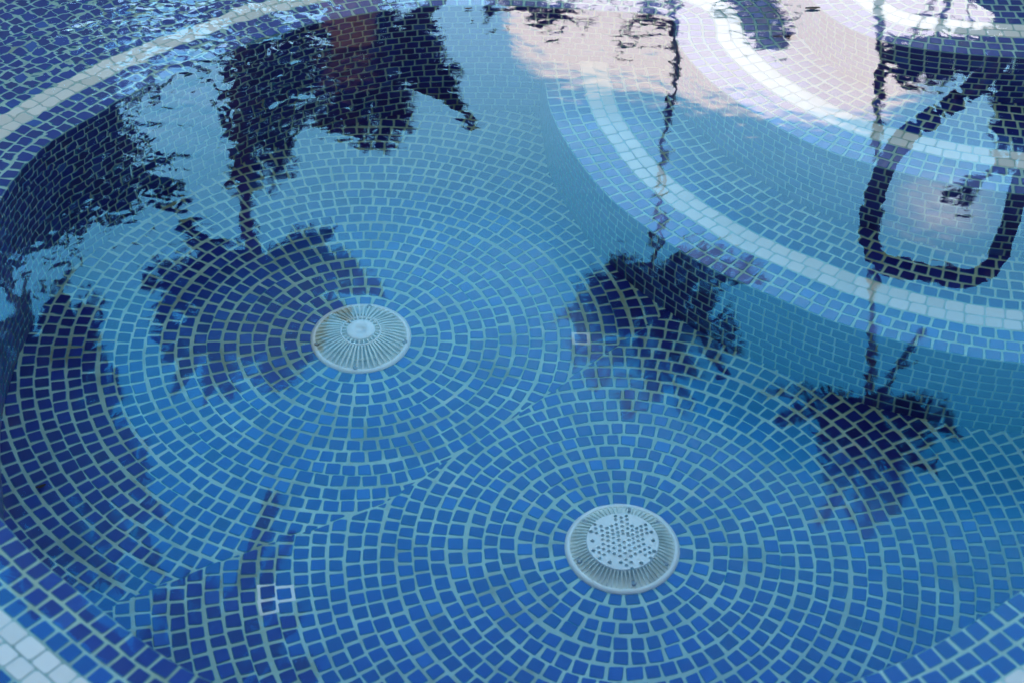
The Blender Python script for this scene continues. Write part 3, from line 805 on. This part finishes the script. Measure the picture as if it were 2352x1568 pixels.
nt.links.new(front, deckm.inputs[0]); deckm.inputs[4].default_value = (0.52, 0.56, 0.47); nt.links.new(blue.outputs[0], deckm.inputs[5])
class sky: outputs = [deckm.outputs[1]]
# bright dusk cloud low over the far right
fc = nt.nodes.new('ShaderNodeFloatCurve')
CL = [(-30, 14), (-4, 20), (-1.0, 25.8), (1.0, 28.4), (4, 29.1), (9.4, 29.6), (14.6, 29.0), (17, 27.4), (20, 25.6), (30, 24), (60, 20)]
cv = fc.mapping.curves[0]
cv.points[0].location = (0, CL[0][1] / 40); cv.points[1].location = (1, CL[-1][1] / 40)
for a, b in CL[1:-1]: cv.points.new((a + 30) / 90, b / 40)
fc.mapping.update()
nt.links.new(mr(az, -30, 60, 0, 1, False), fc.inputs['Value'])
edge = math_('MULTIPLY', fc.outputs[0], 40)
nz = nt.nodes.new('ShaderNodeTexNoise'); nz.inputs['Scale'].default_value = 9; nz.inputs['Detail'].default_value = 6; nt.links.new(tc.outputs['Generated'], nz.inputs['Vector'])
dlt = math_('ADD', math_('SUBTRACT', edge, el), math_('MULTIPLY', math_('SUBTRACT', nz.outputs['Fac'], .5), 1.5))
cm = mr(dlt, -0.35, 0.9, 0, 1)
cm = math_('MULTIPLY', cm, math_('MULTIPLY', mr(Y, 0.2, 0.6, 0, 1), mr(az, -12, -2, 0, 1)))
def blob(a0, e0, ra, re, k):
    qa = math_('DIVIDE', math_('SUBTRACT', az, a0), ra); qe = math_('DIVIDE', math_('SUBTRACT', el, e0), re)
    r2_ = math_('ADD', math_('MULTIPLY', qa, qa), math_('MULTIPLY', qe, qe))
    return math_('MULTIPLY', math_('EXPONENT', math_('MULTIPLY', r2_, -1.0)), k)
cm = math_('MINIMUM', math_('ADD', cm, blob(18.3, 31.6, 1.6, 1.0, .45)), 1.0)
mx = nt.nodes.new('ShaderNodeMix'); mx.data_type = 'VECTOR'
cs = nt.nodes.new('ShaderNodeVectorMath'); cs.operation = 'SCALE'; cs.inputs[0].default_value = (8.4, 7.7, 7.8)
nt.links.new(mr(el, 25.0, 29.5, 0.97, 1.25), cs.inputs['Scale'])
nt.links.new(cm, mx.inputs[0]); nt.links.new(sky.outputs[0], mx.inputs[4]); nt.links.new(cs.outputs[0], mx.inputs[5])
nt.links.new(mx.outputs[1], bg.inputs['Color']); bg.inputs['Strength'].default_value = 1.0

sun_d = bpy.data.lights.new('sun', 'SUN'); sun_d.energy = 3.0; sun_d.angle = math.radians(5); sun_d.color = (1, .68, .45)
sun = link('sun', None); bpy.data.objects.remove(sun)
sun = bpy.data.objects.new('sun', sun_d); C.objects.link(sun)
sun.rotation_euler = Vector((-0.25, -1.0, 0.055)).to_track_quat('Z', 'Y').to_euler()

# ------------------------------------------------------------------ render settings
sc.view_settings.view_transform = 'Standard'; sc.view_settings.look = 'None'; sc.view_settings.exposure = 0; sc.view_settings.gamma = 1
sc.cycles.use_denoising = True; sc.cycles.denoiser = 'OPENIMAGEDENOISE'
sc.cycles.max_bounces = 10; sc.cycles.transmission_bounces = 8; sc.cycles.diffuse_bounces = 4
sc.cycles.caustics_refractive = True; sc.cycles.caustics_reflective = True
sc.cycles.use_adaptive_sampling = False
